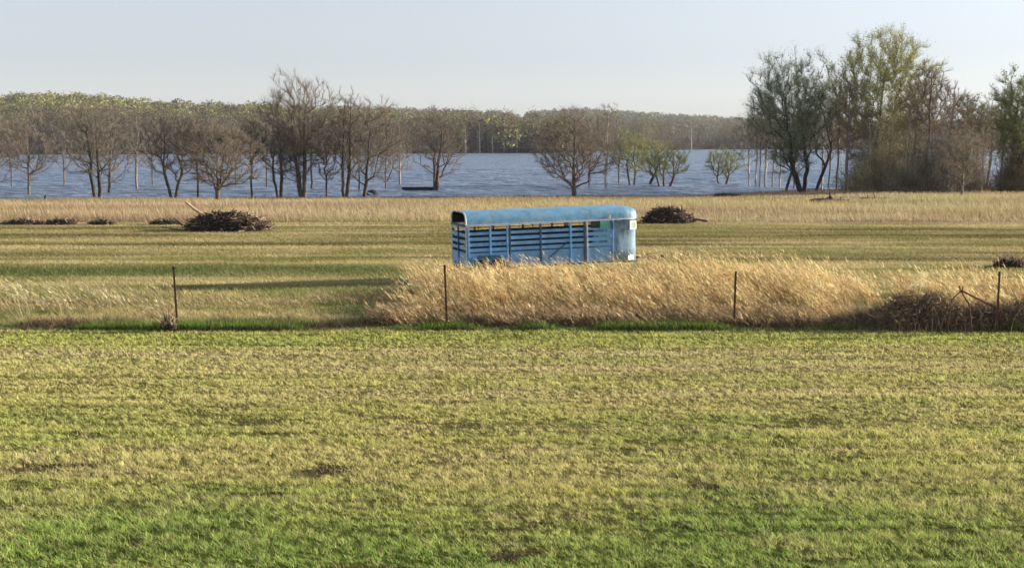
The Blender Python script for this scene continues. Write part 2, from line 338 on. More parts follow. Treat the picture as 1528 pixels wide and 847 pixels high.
# ------------------------------------------------------------------ trees
def tree(name,label,cat,px,pb,pt,cl,cr,cb,style='bare',bark=(.13,.105,.08),twig=(.17,.125,.09),leaf=None,nleaf=0,stems=1,n=420,tr=.16,seed=1,group=None,lean=0,spread=.35,tw=24,lsize=.10,pos=None,dd=0,upw=.5):
    r = np.random.default_rng(seed*101+3)
    b = hit(px,pb) if pos is None else Vector(pos)
    d = b.y+dd; b = Vector((b.x*d/b.y,d,min(b.z,float(gz(b.x*d/b.y,d))) if dd==0 else float(gz(b.x*d/b.y,d)))); s = F/d
    zb = CAMZ-(cb-212)/s; zt = CAMZ-(pt-212)/s; xl = (cl-CX)/s; xr = (cr-CX)/s
    root = thing(name,label,cat,b,0,group); base = np.array(b)
    cx = (xl+xr)/2; rw = (xr-xl)/2*1.10; cz = zb+(zt-zb)*.52; rz = (zt-zb)/2
    nodes=[];par=[];path=[];
    def addn(p,pa):
        nodes.append(np.array(p,float)); par.append(pa); path.append(0 if pa<0 else path[pa]+np.linalg.norm(nodes[-1]-nodes[pa])); return len(nodes)-1
    low = min(b.z,gz(b.x,d))-.3
    crown_base = np.array([cx*.35+b.x*.65+lean,d,max(zb+.12*(zt-zb),b.z+.8)])
    for si in range(stems):
        off = 0 if stems==1 else (si-(stems-1)/2)*.55
        p0 = base+np.array([off*.5,r.normal()*.15*(stems>1),0]); p0[2]=low
        j = addn(p0,-1)
        end = crown_base+np.array([off*3*spread*1.2,r.normal()*.5*(stems>1),r.normal()*.2])
        K = 5
        for k in range(1,K+1):
            t=k/K; q = p0*(1-t)+end*t+np.append(r.normal(size=2)*.04*(k<K),0)
            j = addn(q,j)
        # leader
        top = np.array([cx+off*rw*.5,d,zb+(zt-zb)*(.62 if style!='tall' else .92)])
        for k in range(1,5):
            t=k/4; q = end*(1-t)+top*t+r.normal(size=3)*.07; j=addn(q,j)
    N0=len(nodes)
    pts = unit(r.normal(size=(n,3)))*(r.uniform(.06,1,(n,1))**(1/2.3))
    if style=='vase': 
        kk = (pts[:,2]+1)/2; pts[:,:2] *= (.45+.65*kk)[:,None]
    if style=='round':
        pass
    ph = r.uniform(0,6.28,3); aa = np.arctan2(pts[:,1],pts[:,0]); lumpy = 1+.10*np.sin(3*aa+ph[0])+.10*np.sin(5*pts[:,2]*1.5+ph[1]+2*aa)
    pts = pts*lumpy[:,None]
    Pw = np.array([cx,d,cz])+pts*np.array([rw,rw*.9,rz])
    o = np.argsort(np.linalg.norm(Pw-crown_base,axis=1)*1.0)
    ND = np.zeros((N0+n,3)); PL=np.zeros(N0+n); ND[:N0]=np.array(nodes); PL[:N0]=path; PA=np.full(N0+n,-1); PA[:N0]=par
    valid = np.ones(N0+n,bool)
    trunkpen = np.zeros(N0+n); 
    for s_i in range(stems): trunkpen[s_i*10:s_i*10+3]=50
    m=N0
    for i in o:
        p=Pw[i]; dv = p-ND[:m]; dist=np.sqrt((dv**2).sum(1)); cost = dist+.42*PL[:m]+trunkpen[:m]+np.where(dv[:,2]<-.3*dist,dist*.8,0)
        j=int(np.argmin(cost)); ND[m]=p; PA[m]=j; PL[m]=PL[j]+dist[j]; m+=1
    # radii
    rr = np.zeros(m); acc_ = np.zeros(m); ch = np.zeros(m,int)
    for i in range(m-1,-1,-1):
        v = acc_[i] if acc_[i]>0 else .014**2.1
        rr[i]=v**(1/2.1)
        if PA[i]>=0: acc_[PA[i]]+=v; ch[PA[i]]+=1
    # process order correct since parents come before children
    mx = max(rr[0],1e-3); pw = math.log(tr/.014)/math.log(mx/.014); rr = .014*(rr/.014)**pw*np.where(np.arange(m)<N0,.95,.85)
    i = np.arange(m); i = i[PA[:m]>=0]; A=ND[PA[i]].copy(); B=ND[i]; ra=np.minimum(rr[PA[i]],rr[i]*1.45); rb=rr[i]
    isT = (PA[i]<N0)&(i<N0); ra=np.where(isT,rr[PA[i]],ra)
    Mid=(A+B)/2+r.normal(size=A.shape)*(np.linalg.norm(B-A,axis=1)*np.where(isT,.01,.055))[:,None]; rm=(ra+rb)/2
    tb = Tube(); L=np.random.default_rng(seed)
    big = ra>.035
    bc = np.array(bark)
    for AA,BB,r1,r2 in ((A,Mid,ra,rm),(Mid,B,rm,rb)):
        if big.any(): tb.add(AA[big],BB[big],r1[big],r2[big],7,tint(bc,big.sum(),.1,r))
        if (~big).any(): tb.add(AA[~big],BB[~big],r1[~big],r2[~big],3,tint(bc*.95,(~big).sum(),.1,r))
    tb.build('trunk',M_BARK,root,base)
    # twigs
    ti = i[(rr[i]<.05)]; 
    if len(ti)==0: ti=i
    rep = np.repeat(ti,tw); start = ND[PA[rep]]+(ND[rep]-ND[PA[rep]])*r.uniform(.1,1,(len(rep),1))
    ax = unit(ND[rep]-ND[PA[rep]]); out = unit(start-np.array([cx,d,cz-rz*.3]))
    dr = unit(ax*.8+out*.5+r.normal(size=ax.shape)*.55+np.array([0,0,upw*.6]))
    ln = r.uniform(.25,1.0,len(rep))*max(.55,min(1.3,rw*.22)); 
    side = unit(np.cross(dr,r.normal(size=dr.shape)))
    wv = side*(r.uniform(.010,.022,len(rep)))[:,None]
    end = start+dr*ln[:,None]+np.array([0,0,.1])*ln[:,None]
    ca = Acc(); cT=np.stack([start-wv*.5,start+wv*.5,end],1); ca.add(cT,tint(twig,len(rep),.25,r))
    # side twiglets
    t=r.uniform(.3,.9,(len(rep),1)); s2=start+(end-start)*t; d2=unit(dr+r.normal(size=dr.shape)*.6); e2=s2+d2*(ln*.5)[:,None]
    ca.add(np.stack([s2-wv*.35,s2+wv*.35,e2],1),tint(twig,len(rep),.25,r))
    if nleaf:
        k=r.integers(0,len(rep),nleaf); q=start[k]+(end[k]-start[k])*r.uniform(.2,1.1,(nleaf,1))+r.normal(size=(nleaf,3))*.08
        lc = np.array(leaf)
        if lc.ndim==2:
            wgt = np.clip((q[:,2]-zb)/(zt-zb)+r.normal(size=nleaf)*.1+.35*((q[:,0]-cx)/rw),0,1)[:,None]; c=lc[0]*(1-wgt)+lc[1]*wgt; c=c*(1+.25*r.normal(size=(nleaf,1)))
        else: c=tint(lc,nleaf,.25,r)
        ca.add(flecks(q,lsize*r.uniform(.6,1.4,nleaf),None,r),np.clip(c,.005,1))
    ca.build('crown',M_LEAF,root,base)
    return root
PALE=(.42,.38,.32); BR=(.115,.09,.07); TW=(.225,.19,.15); TG=(.26,.225,.175)
WG=(.32,.36,.11)
TREES = [
 dict(label='bare brown tree cut off by the left edge of the photo',px=-14,pb=288,pt=158,cl=-75,cr=30,cb=275,stems=2,n=380),
 dict(label='bare tree with a low fork, first full crown from the left edge',px=43,pb=290,pt=168,cl=8,cr=84,cb=268,n=330,bark=(.2,.16,.12)),
 dict(label='dense dark bare tree with twin stems left of the pale slim tree',px=146,pb=294,pt=152,cl=100,cr=178,cb=272,stems=2,n=420,bark=(.07,.06,.05),tr=.2),
 dict(label='bare tree standing just right of the dense dark twin-stemmed one',px=162,pb=288,pt=160,cl=138,cr=204,cb=272,n=300,bark=(.09,.07,.06)),
 dict(label='slim pale-topped tree rising between two rounder bare trees',px=204,pb=283,pt=158,cl=182,cr=232,cb=250,style='tall',n=220,bark=(.25,.21,.17),tr=.14),
 dict(label='bare tree with a long limb leaning left from its fork',px=259,pb=296,pt=165,cl=218,cr=296,cb=268,stems=2,n=380,spread=.8),
 dict(label='thin straight trunk just left of the low spreading oak',px=296,pb=296,pt=172,cl=276,cr=316,cb=246,style='tall',n=180,tr=.11),
 dict(label='low wide bare oak on the grass edge right behind the left brush pile',px=325,pb=301,pt=182,cl=276,cr=378,cb=284,n=560,bark=(.12,.095,.07),tr=.2,spread=.6),
 dict(label='thin trunk with faint green buds right of the low spreading oak',px=376,pb=297,pt=176,cl=352,cr=402,cb=255,style='tall',n=180,tr=.11,leaf=(.16,.17,.06),nleaf=1200),
 dict(label='narrow two-stemmed bare tree left of the tallest bare tree',px=416,pb=296,pt=180,cl=392,cr=440,cb=272,stems=2,n=240,tr=.13),
 dict(label='tallest bare tree on the left shore, fan crown standing above the hills',px=452,pb=296,pt=116,cl=388,cr=506,cb=272,style='vase',stems=2,n=720,tr=.26,bark=(.13,.10,.08),tw=20),
 dict(label='slender trunk in the water just right of the tallest bare tree',px=464,pb=282,pt=178,cl=446,cr=492,cb=240,style='tall',n=170,tr=.12),
 dict(label='short thin tree between the tallest bare tree and the tall pair',px=487,pb=296,pt=200,cl=468,cr=508,cb=270,n=160,tr=.10),
 dict(label='tall narrow bare tree with wispy top left of the dark boat-like lump',px=515,pb=296,pt=138,cl=490,cr=552,cb=270,style='tall',stems=2,n=380,tr=.17),
 dict(label='thin trunk standing in the water behind the tall narrow pair',px=535,pb=283,pt=190,cl=520,cr=560,cb=245,n=150,tr=.10),
 dict(label='sturdy bare tree with right-reaching limbs beside the white board',px=544,pb=294,pt=150,cl=508,cr=600,cb=272,n=480,tr=.2,bark=(.09,.07,.055)),
 dict(label='pale thin sycamore in the water left of the long dark hull',px=597,pb=275,pt=170,cl=572,cr=622,cb=262,style='tall',n=260,tr=.14,bark=(.3,.26,.21)),
 dict(label='lone bare tree with two close stems at the right end of the long dark hull',px=650,pb=284,pt=164,cl=618,cr=692,cb=262,stems=2,n=360,tr=.16,spread=.2),
 dict(label='lone wide round bare tree at the water edge behind the trailer roof',px=856,pb=297,pt=166,cl=798,cr=914,cb=280,style='round',n=720,tr=.24,bark=(.13,.105,.08),tw=22),
 dict(label='tall white-barked sycamore right of the lone round tree',px=903,pb=280,pt=152,cl=884,cr=930,cb=255,style='tall',n=260,tr=.15,bark=PALE),
 dict(label='thin dark trunk in the water behind the lone round tree',px=878,pb=278,pt=205,cl=866,cr=898,cb=250,n=90,tr=.09),
 dict(label='thin dark pole-like tree just right of the tall white sycamore',px=922,pb=274,pt=215,cl=912,cr=936,cb=250,n=80,tr=.09),
 dict(label='bright green budding willow nearest the white sycamore',px=943,pb=276,pt=198,cl=914,cr=968,cb=262,n=300,leaf=WG,nleaf=4500,twig=(.30,.28,.14),tr=.14,stems=2,spread=.5),
 dict(label='green willow on a dark leaning trunk in the middle of the willow clump',px=962,pb=275,pt=206,cl=944,cr=996,cb=262,n=260,leaf=WG,nleaf=3200,twig=(.30,.28,.14),tr=.2,lean=1.2,bark=(.06,.05,.045)),
 dict(label='dull green willow at the right end of the willow clump',px=990,pb=278,pt=214,cl=962,cr=1026,cb=266,n=300,leaf=(.22,.26,.09),nleaf=3800,twig=(.28,.26,.14),stems=3,tr=.12,spread=.6),
 dict(label='small round green willow standing alone in open water',px=1079,pb=274,pt=221,cl=1050,cr=1104,cb=264,n=260,leaf=(.24,.28,.09),nleaf=3800,twig=(.28,.26,.14),stems=2,tr=.12,spread=.7),
 dict(label='white-trunked tree, leftmost of the sunlit pole trunks by the right grove',px=1118,pb=278,pt=165,cl=1088,cr=1140,cb=250,style='tall',n=240,tr=.12,bark=PALE),
 dict(label='second sunlit pole trunk from the left of the right grove',px=1127,pb=278,pt=158,cl=1110,cr=1148,cb=225,style='tall',n=160,tr=.11,bark=PALE),
 dict(label='third sunlit pole trunk from the left of the right grove',px=1133,pb=278,pt=150,cl=1116,cr=1156,cb=225,style='tall',n=160,tr=.11,bark=PALE),
 dict(label='thickest sunlit white trunk at the left of the right grove',px=1141,pb=278,pt=150,cl=1122,cr=1166,cb=230,style='tall',n=180,tr=.15,bark=PALE),
 dict(label='thin tree between the white trunks and the large dark green tree',px=1152,pb=278,pt=180,cl=1136,cr=1176,cb=240,style='tall',n=160,tr=.10,bark=(.25,.21,.16)),
 dict(label='dark leaning trunk just left of the large dark green tree',px=1172,pb=285,pt=150,cl=1155,cr=1215,cb=240,n=220,tr=.17,lean=.8,bark=(.06,.05,.045)),
 dict(label='large dark tree in grey-green leaf, widest crown at left of the right grove',px=1197,pb=289,pt=84,cl=1104,cr=1252,cb=262,style='vase',n=800,tr=.30,bark=(.05,.045,.04),leaf=(.27,.33,.18),nleaf=30000,twig=(.18,.18,.13),lsize=.11,stems=2,spread=.8),
 dict(label='dark trunk bending right beside the large dark green tree',px=1216,pb=287,pt=110,cl=1180,cr=1262,cb=240,n=360,tr=.19,bark=(.06,.05,.045),lean=1.5,leaf=(.10,.13,.06),nleaf=4500),
 dict(label='thin trunk in the water between the bending trunk and the white-flecked one',px=1236,pb=280,pt=150,cl=1220,cr=1262,cb=240,style='tall',n=150,tr=.1),
 dict(label='white-flecked sycamore trunk in front of the brown thicket',px=1262,pb=288,pt=112,cl=1236,cr=1292,cb=240,style='tall',n=320,tr=.16,bark=(.36,.33,.28),twig=(.24,.19,.14)),
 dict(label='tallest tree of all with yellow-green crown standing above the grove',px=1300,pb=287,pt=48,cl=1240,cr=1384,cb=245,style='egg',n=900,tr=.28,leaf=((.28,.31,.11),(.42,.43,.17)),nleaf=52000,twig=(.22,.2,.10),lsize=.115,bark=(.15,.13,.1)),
 dict(label='bare grey tree right of the tallest yellow-green crown',px=1382,pb=288,pt=98,cl=1345,cr=1420,cb=235,style='tall',n=520,tw=34,tr=.17,twig=(.22,.18,.14)),
 dict(label='bare grey tree between the tallest crown and the small green-topped tree',px=1412,pb=287,pt=125,cl=1388,cr=1448,cb=235,style='tall',n=300,tr=.15,twig=(.22,.18,.14)),
 dict(label='small green-topped tree right of the bare grey trees',px=1440,pb=286,pt=142,cl=1412,cr=1466,cb=220,n=280,tr=.15,leaf=(.11,.16,.06),nleaf=6000),
 dict(label='bare twisted tree on the dry bank, closest trunk of the right grove',px=1435,pb=294,pt=195,cl=1400,cr=1470,cb=275,n=340,tr=.12,bark=(.2,.16,.12)),
 dict(label='dark forked tree at the water gap near the right edge',px=1470,pb=282,pt=150,cl=1440,cr=1506,cb=240,n=360,tr=.14,stems=2,leaf=(.08,.09,.05),nleaf=3000,bark=(.08,.065,.05)),
 dict(label='green leafy tree cut off by the right edge of the photo',px=1512,pb=289,pt=112,cl=1466,cr=1570,cb=250,style='vase',n=600,tr=.2,stems=2,leaf=(.17,.22,.07),nleaf=24000,twig=(.2,.19,.1)),
 dict(label='slim pale trunk in the narrow gap left of the dark leaning trunk',px=1163,pb=280,pt=170,cl=1148,cr=1184,cb=235,style='tall',n=150,tr=.10,bark=PALE),
 dict(label='slim grey trunk standing behind the fork of the large dark green tree',px=1184,pb=282,pt=150,cl=1166,cr=1206,cb=235,style='tall',n=160,tr=.11,bark=(.2,.17,.13)),
 dict(label='pale slim trunk between the bending dark trunk and the thin one beside it',px=1226,pb=283,pt=135,cl=1206,cr=1250,cb=230,style='tall',n=200,tr=.12,bark=PALE),
 dict(label='grey slim tree immediately left of the white-flecked sycamore',px=1248,pb=284,pt=120,cl=1226,cr=1274,cb=230,style='tall',n=240,tr=.12,bark=(.24,.2,.16)),
 dict(label='wispy bare tree rising at the right flank of the yellow-green crown',px=1362,pb=287,pt=108,cl=1334,cr=1396,cb=225,style='tall',n=320,tr=.14,twig=(.26,.22,.16)),
 dict(label='bare tree filling the space between green-topped tree and dark forked tree',px=1455,pb=286,pt=150,cl=1430,cr=1482,cb=230,n=280,tr=.13,twig=(.24,.19,.14)),
 dict(label='slender budding tree right of the water gap near the right edge',px=1492,pb=285,pt=140,cl=1472,cr=1518,cb=230,n=240,tr=.11,leaf=(.2,.24,.09),nleaf=5000),
 dict(label='yellow-leaved sapling under the green tree at the right edge',px=1500,pb=289,pt=205,cl=1484,cr=1530,cb=270,n=180,tr=.09,leaf=(.28,.26,.08),nleaf=2500),
 dict(label='faint bare tree set back in the water between the leftmost two bare trees',px=18,pb=278,pt=185,cl=-6,cr=44,cb=252,n=180,tr=.10,bark=(.16,.13,.10)),
 dict(label='small bare tree in the water just left of the dense dark twin-stemmed tree',px=96,pb=276,pt=190,cl=72,cr=122,cb=254,n=200,tr=.10,bark=(.16,.13,.10)),
 dict(label='distant slim bare tree in the gap right of the pale-topped slim tree',px=228,pb=277,pt=185,cl=208,cr=250,cb=250,n=160,tr=.10,bark=(.16,.13,.10)),
 dict(label='distant small bare tree between the low spreading oak and the budding thin trunk',px=352,pb=278,pt=182,cl=334,cr=372,cb=252,n=160,tr=.10,bark=(.16,.13,.10)),
 dict(label='distant bare tree set back behind the two-stemmed narrow tree',px=398,pb=279,pt=175,cl=376,cr=420,cb=250,n=180,tr=.10,bark=(.16,.13,.10)),
 dict(label='thin bare tree in deeper water right of the sturdy bare tree',px=575,pb=281,pt=190,cl=556,cr=600,cb=256,n=150,tr=.10,bark=(.16,.13,.10)),
]
for i_,t_ in enumerate(TREES):
    nm = 'willow_tree' if 'willow' in t_['label'] else ('sycamore_tree' if 'sycamore' in t_['label'] or 'white' in t_['label'].split(',')[0][:6] else ('leafy_tree' if t_.get('nleaf',0)>4000 else 'bare_tree'))
    kw = dict(t_); kw.setdefault('twig',TW if i_<20 else TG); kw.setdefault('bark',(.085,.068,.052) if i_<20 else BR)
    if i_<18 and kw.get('style')!='tall': w_=(kw['cr']-kw['cl'])*.06; kw['cl']-=w_; kw['cr']+=w_; kw['tw']=kw.get('tw',24)+6
    tree(nm,kw.pop('label'),'tree',seed=i_+1,group='trees standing along the flooded shore',**kw)
# far pale trunks on the opposite shore
for k,(px,pt) in enumerate([(695,186),(716,182),(735,184),(752,176),(764,180),(771,186),(1030,182),(838,190)]):
    az=(px-CX)/F; d=float(far_shore(az))+4; p=(az*d,d,float(gz(az*d,d)))
    s=F/d; tree('sycamore_tree','tall white-trunked tree in front of the far shore woods','tree',px,0,pt,px-9,px+9,215,style='tall',bark=(.5,.46,.38),twig=(.3,.26,.18),n=110,tr=.42,seed=90+k,pos=p,tw=6,group='white trunks on the far shore')

# thickets (brown brush) in the right grove
def thicket(label,px,pb,pt,cl,cr,col,seed,n=9000):
    r=np.random.default_rng(seed); b=hit(px,pb); d=b.y; s=F/d; h=(pb-pt)/s; wdt=(cr-cl)/s; cx=((cl+cr)/2-CX)/s
    root=thing('thicket',label,'brush',(cx,d,b.z),0,'brown thickets in the right grove')
    k=int(n*.16); col=np.array(col)*1.5; B=np.zeros((k,3)); B[:,0]=r.normal(size=k)*wdt*.24; B[:,1]=r.uniform(-1,1,k)*wdt*.25; B[:,2]=-.1
    hh=h*r.uniform(.3,1.0,k)*np.exp(-(B[:,0]/(wdt*.5))**2)*(.55+.8*vnoise(B[:,0]*1.3+seed*7,B[:,1]*1.1))
    T,C=blades(B,hh,np.stack([B[:,0]*.5+r.normal(size=k)*.5,r.normal(size=k)*.7],1),r.uniform(.012,.04,k),tint(np.array(col)*.9,k,.4,r),3,0,r)
    a=Acc(); a.add(T,C); q=r.integers(0,k,40); Bq_=B[q].copy(); Bq_[:,1]=np.abs(Bq_[:,1])*.6; Bq_[:,0]*=.8; T,C=blades(Bq_,h*r.uniform(.6,1.05,40),np.stack([B[q,0]*.3+r.normal(size=40)*.4,r.normal(size=40)*.4],1),r.uniform(.05,.11,40),tint([.26,.22,.17],40,.5,r),4,.2,r); a.add(T,C)
    a.build('stem',M_LEAF,root)
    a=Acc(); t=r.uniform(.15,1,n); j=r.integers(0,k,n); st=B[j].copy(); st[:,2]+=hh[j]*t; st[:,0]+=B[j,0]*.5*t
    st+=r.normal(size=(n,3))*.15
    dr=unit(r.normal(size=(n,3))*.7+np.array([0,0,.8])); e=st+dr*r.uniform(.3,1.0,(n,1)); wv=unit(np.cross(dr,r.normal(size=(n,3))))*r.uniform(.012,.024,(n,1))
    pt_=(.45+1.1*vnoise(st[:,0]*1.1+seed*3,st[:,2]*1.1))[:,None]; a.add(np.stack([st-wv,st+wv,e],1),tint(col,n,.35,r)*pt_); a.build('crown',M_LEAF,root)
TB=(.15,.12,.09)
thicket('brown brush thicket at the foot of the white-flecked trunk',1285,288,170,1262,1330,TB,1,6000)
thicket('tall brown brush thicket under the tallest yellow-green crown',1325,289,150,1282,1372,(.19,.175,.10),2,7000)
thicket('dark dense brush thicket right below the bare grey trees',1365,290,190,1330,1412,(.16,.14,.11),3,6000)
thicket('brown thicket behind the closest bare twisted tree',1405,289,160,1370,1446,(.155,.13,.10),4,7500)
thicket('reddish brown thicket beside the dark forked tree at the gap',1440,287,190,1412,1466,(.16,.125,.095),5,5500)
thicket('low brown thicket beneath the green tree at the right edge',1512,289,215,1488,1545,(.15,.12,.08),6)
thicket('olive brush thicket just behind the yellow-green tree trunk',1345,285,120,1300,1390,(.18,.17,.08),7,8000)

# ------------------------------------------------------------------ grasses
def lawn():
    acc=Acc(); bands=[(8,11.2,300),(11.2,16,4200),(16,20,3000),(20,24,2100),(24,28.2,1400)]
    for y0,y1,dn in bands:
        n=int(dn*(y1-y0)*(.85*(y0+y1)/2+6)); y=rng.uniform(y0,y1,n); x=(rng.random(n)-.5)*(.85*y+6)
        # tufting
        x+=.05*(vnoise(x*9,y*9)-.5); tuft=.72*fbm(x*15,y*19,2)+.28*fbm(x*1.2,y*7,2); dens=fbm(x*1.3+11,y*2.2+3,4); keep=(rng.random(n)<.25+.9*sstep(.36,.56,tuft))&~((dens>.72)&(rng.random(n)<.8)&(y<20)); x=x[keep];y=y[keep];tuft=tuft[keep]; n=len(x)
        B=np.stack([x,y,gz(x,y)],1); c=zcol(x,y); br=rng.random(n)
        c=np.where((br<.16)[:,None],np.array([.50,.42,.22])*rng.uniform(.7,1.1,(n,1)),c*rng.uniform(.4,2.1,(n,1)))
        c=c*(.56+.88*sstep(.36,.64,tuft))[:,None]; h=rng.uniform(.02,.062,n)*(.45+1.1*tuft)*(1+.25*(y<18))*(.55+.9*fbm(x*.2+70,y*5,2)); wd=rng.uniform(.005,.009,n)*(y0+y1)/2/14
        T,C=blades(B,h,rng.normal(size=(n,2))*h[:,None]*.6+np.array([-.018,0]),wd,c,1 if y0>=12 else 1); acc.add(T,np.clip(C,.01,.9))
    return acc.build('lawn_grass',M_GRASS)
tag(lawn(),'short mown green and straw lawn grass in front of the fence','grass',kind='stuff')
def field():
    acc=Acc()
    # mown field 28 - 66 m
    for y0,y1,dn in [(28.2,36,500),(36,46,330),(46,66,170)]:
        n=int(dn*(y1-y0)*(.85*(y0+y1)/2+8)); y=rng.uniform(y0,y1,n); x=(rng.random(n)-.5)*(.85*y+8)
        B=np.stack([x,y,gz(x,y)],1); c=zcol(x,y)*rng.uniform(.75,1.3,(n,1)); k=rng.random(n)<.12; c[k]=c[k]*.5+np.array([.52,.44,.26])*.5
        h=rng.uniform(.03,.10,n)+.12*sstep(.5,.7,fbm(x*.2,y*.4,3))*rng.random(n)*(y<36); wd=rng.uniform(.010,.018,n)*y0/28
        T,C=blades(B,h,rng.normal(size=(n,2))*h[:,None]*.6-np.array([.03,0]),wd,c,1); acc.add(T,C)
    return acc.build('field_grass',M_GRASS)
tag(field(),'olive and straw grass of the mown field between fence and shore','grass',kind='stuff')
def shoregrass():
    acc=Acc(); n=230000; y=66+(150-66)*rng.random(n)**1.1; x=(rng.random(n)-.5)*(.88*y+10); k=y<shore(x)+1.5; x=x[k];y=y[k];n=len(x)
    yy=y+.015*x; edge=sstep(64,67,yy+1.5*(fbm(x*.2,y*.2,2)-.5))
    B=np.stack([x,y,gz(x,y)],1); c=zcol(x,y)*rng.uniform(.7,1.25,(n,1)); c=c*.85+.15*TAN
    h=(.06+rng.uniform(.10,.42,n)*edge)*(.5+fbm(x*.15,y*.15,3)); wd=rng.uniform(.018,.04,n)*y/80
    T,C=blades(B,h,rng.normal(size=(n,2))*.07-np.array([.09,0]),wd,c,1); acc.add(T,C); return acc.build('dry_shore_grass',M_GRASS)
tag(shoregrass(),'tan dry standing grass in a strip before the water','grass',kind='stuff')

def broomsedge(name,label,x,y,h,leanx,base,plume,fl=7,wd=.008):
    n=len(x); B=np.stack([x,y,gz(x,y)],1); lean=np.stack([-leanx*h*rng.uniform(.5,1.4,n),rng.normal(size=n)*.12*h],1)
    c=tint(base,n,.2); T,C=blades(B,h,lean,rng.uniform(.6,1.4,n)*wd,c,4,.25); acc=Acc(); acc.add(T,C)
    # plumes
    t=rng.uniform(.45,1.05,(n,fl)); P=np.repeat(B[:,None],fl,1); P[:,:,2]+=h[:,None]*t*(1-.18*t); P[:,:,:2]+=lean[:,None]*(t**1.8)[...,None]
    P=P.reshape(-1,3)+rng.normal(size=(n*fl,3))*.012; dr=unit(np.stack([-rng.uniform(.2,1.2,n*fl),rng.normal(size=n*fl)*.4,rng.uniform(.2,1.2,n*fl)],1))
    e=P+dr*rng.uniform(.05,.14,(n*fl,1)); wv=unit(np.cross(dr,rng.normal(size=dr.shape)))*rng.uniform(.004,.009,(n*fl,1))
    acc.add(np.stack([P-wv,P+wv,e],1),tint(plume,n*fl,.22))
    return tag(acc.build(name,M_GRASS),label,'grass',kind='stuff')
def tussocks(nt_,x0,x1,y0,y1,per,rad,dens,hf,lean,base,plume,name,label,fl=4,wd=.009):
    tx=rng.uniform(x0,x1,nt_); ty=rng.uniform(y0,y1,nt_); k=rng.random(nt_)<dens(tx,ty); tx=tx[k];ty=ty[k]; m=len(tx)
    th=hf(tx,ty)*rng.uniform(.48,1.25,m); tl=rng.normal(lean,.24,m); tc=np.clip(1+.26*rng.normal(size=(m,1)),.45,1.6); hue=rng.random((m,1))
    i=np.repeat(np.arange(m),per); n=len(i); q=rng.normal(size=(n,2))*rad
    x=tx[i]+q[:,0]; y=ty[i]+q[:,1]; h=th[i]*rng.uniform(.55,1.1,n)
    L=np.stack([-tl[i]*h+q[:,0]*1.2,rng.normal(size=n)*.14*h+q[:,1]],1)
    b=(np.array(base)*(1-hue)+np.array([base[0]*.62,base[1]*.56,base[2]*.55])*hue)*tc; c=b[i]*rng.uniform(.6,1.3,(n,1))
    B=np.stack([x,y,gz(x,y)],1); T,C=blades(B,h,L,rng.uniform(.6,1.4,n)*wd,np.clip(c,.01,.9),4,.3); acc=Acc(); acc.add(T,C)
    t=rng.uniform(.5,1.05,(n,fl)); P=np.repeat(B[:,None],fl,1); P[:,:,2]+=h[:,None]*t*(1-.18*t); P[:,:,:2]+=L[:,None]*(t**1.8)[...,None]
    P=P.reshape(-1,3)+rng.normal(size=(n*fl,3))*.012; N=n*fl
    dr=unit(np.stack([-rng.uniform(.2,1.2,N),rng.normal(size=N)*.4,rng.uniform(.2,1.2,N)],1)); e=P+dr*rng.uniform(.06,.20,(N,1)); wv=unit(np.cross(dr,rng.normal(size=dr.shape)))*rng.uniform(.004,.012,(N,1))
    pc=np.repeat((np.array(plume)*tc)[i],fl,axis=0)*np.repeat(rng.uniform(.45,1.45,(n,1)),fl,axis=0)*rng.uniform(.75,1.2,(N,1)); acc.add(np.stack([P-wv,P+wv,e],1),np.clip(pc,.01,.9))
    return tag(acc.build(name,M_GRASS),label,'grass',kind='stuff')
def dens_tall(x,y):
    e=sstep(-3.1,-1.5,x+1.2*(fbm(x*1.2,y*1.2,3)-.5)); g=sstep(.36,.55,fbm(x*.9+9,y*1.2,3)); back=y<(35.4-1.2*sstep(8.0,11,x)+(fbm(x*.8,y*.4,2)-.5)*1.2)
    front=np.where(y<29.7,.35,1); return e*(.15+.85*g)*np.where(x>8.7,.62,1)*back*front
tussocks(2300,-3.6,17,28.8,35.6,14,.09,dens_tall,lambda x,y:(.80+.32*sstep(-3,0,x))*(.80+.35*fbm(x*.7,y*.7,2))*np.where(x>8.7,.86,1)*(1-.25*(y<29.8)),.50,[.55,.38,.17],[.82,.61,.31],'tall_dry_grass','tall orange-tan grass leaning left in front of the blue trailer')
tussocks(520,-2.6,7.5,35.2,37.0,12,.08,lambda x,y:(y<36.3+.29*x*.9)*.9,lambda x,y:.50+.22*rng.random(len(x)),.45,[.55,.38,.17],[.82,.61,.31],'trailer_base_grass','tan grass growing up against the base of the blue trailer')
tussocks(70,-14,-7.6,29.2,34,9,.10,lambda x,y:sstep(-7.6,-9.5,x)*.75,lambda x,y:.55+.45*rng.random(len(x)),.85,[.50,.42,.24],[.58,.50,.30],'pale_wispy_grass','pale wispy tall grass at the left end of the fence line',4)
tussocks(900,-14.5,-1.5,28.9,33.5,9,.11,lambda x,y:.08+.6*sstep(.48,.66,fbm(x*.8,y*.8,3)),lambda x,y:.16+.22*rng.random(len(x)),.6,[.38,.30,.15],[.44,.36,.2],'short_pale_grass','short pale straw grass behind the left fence posts',2,.012)
tussocks(1500,-3,15,28.3,29.5,12,.10,lambda x,y:.25+.6*sstep(.42,.6,fbm(x*1.1+60,y,3)),lambda x,y:.22+.35*rng.random(len(x)),.35,[.42,.31,.17],[.5,.38,.22],'matted_dry_grass','matted low tan grass at the foot of the tall grass by the fence',2,.012)

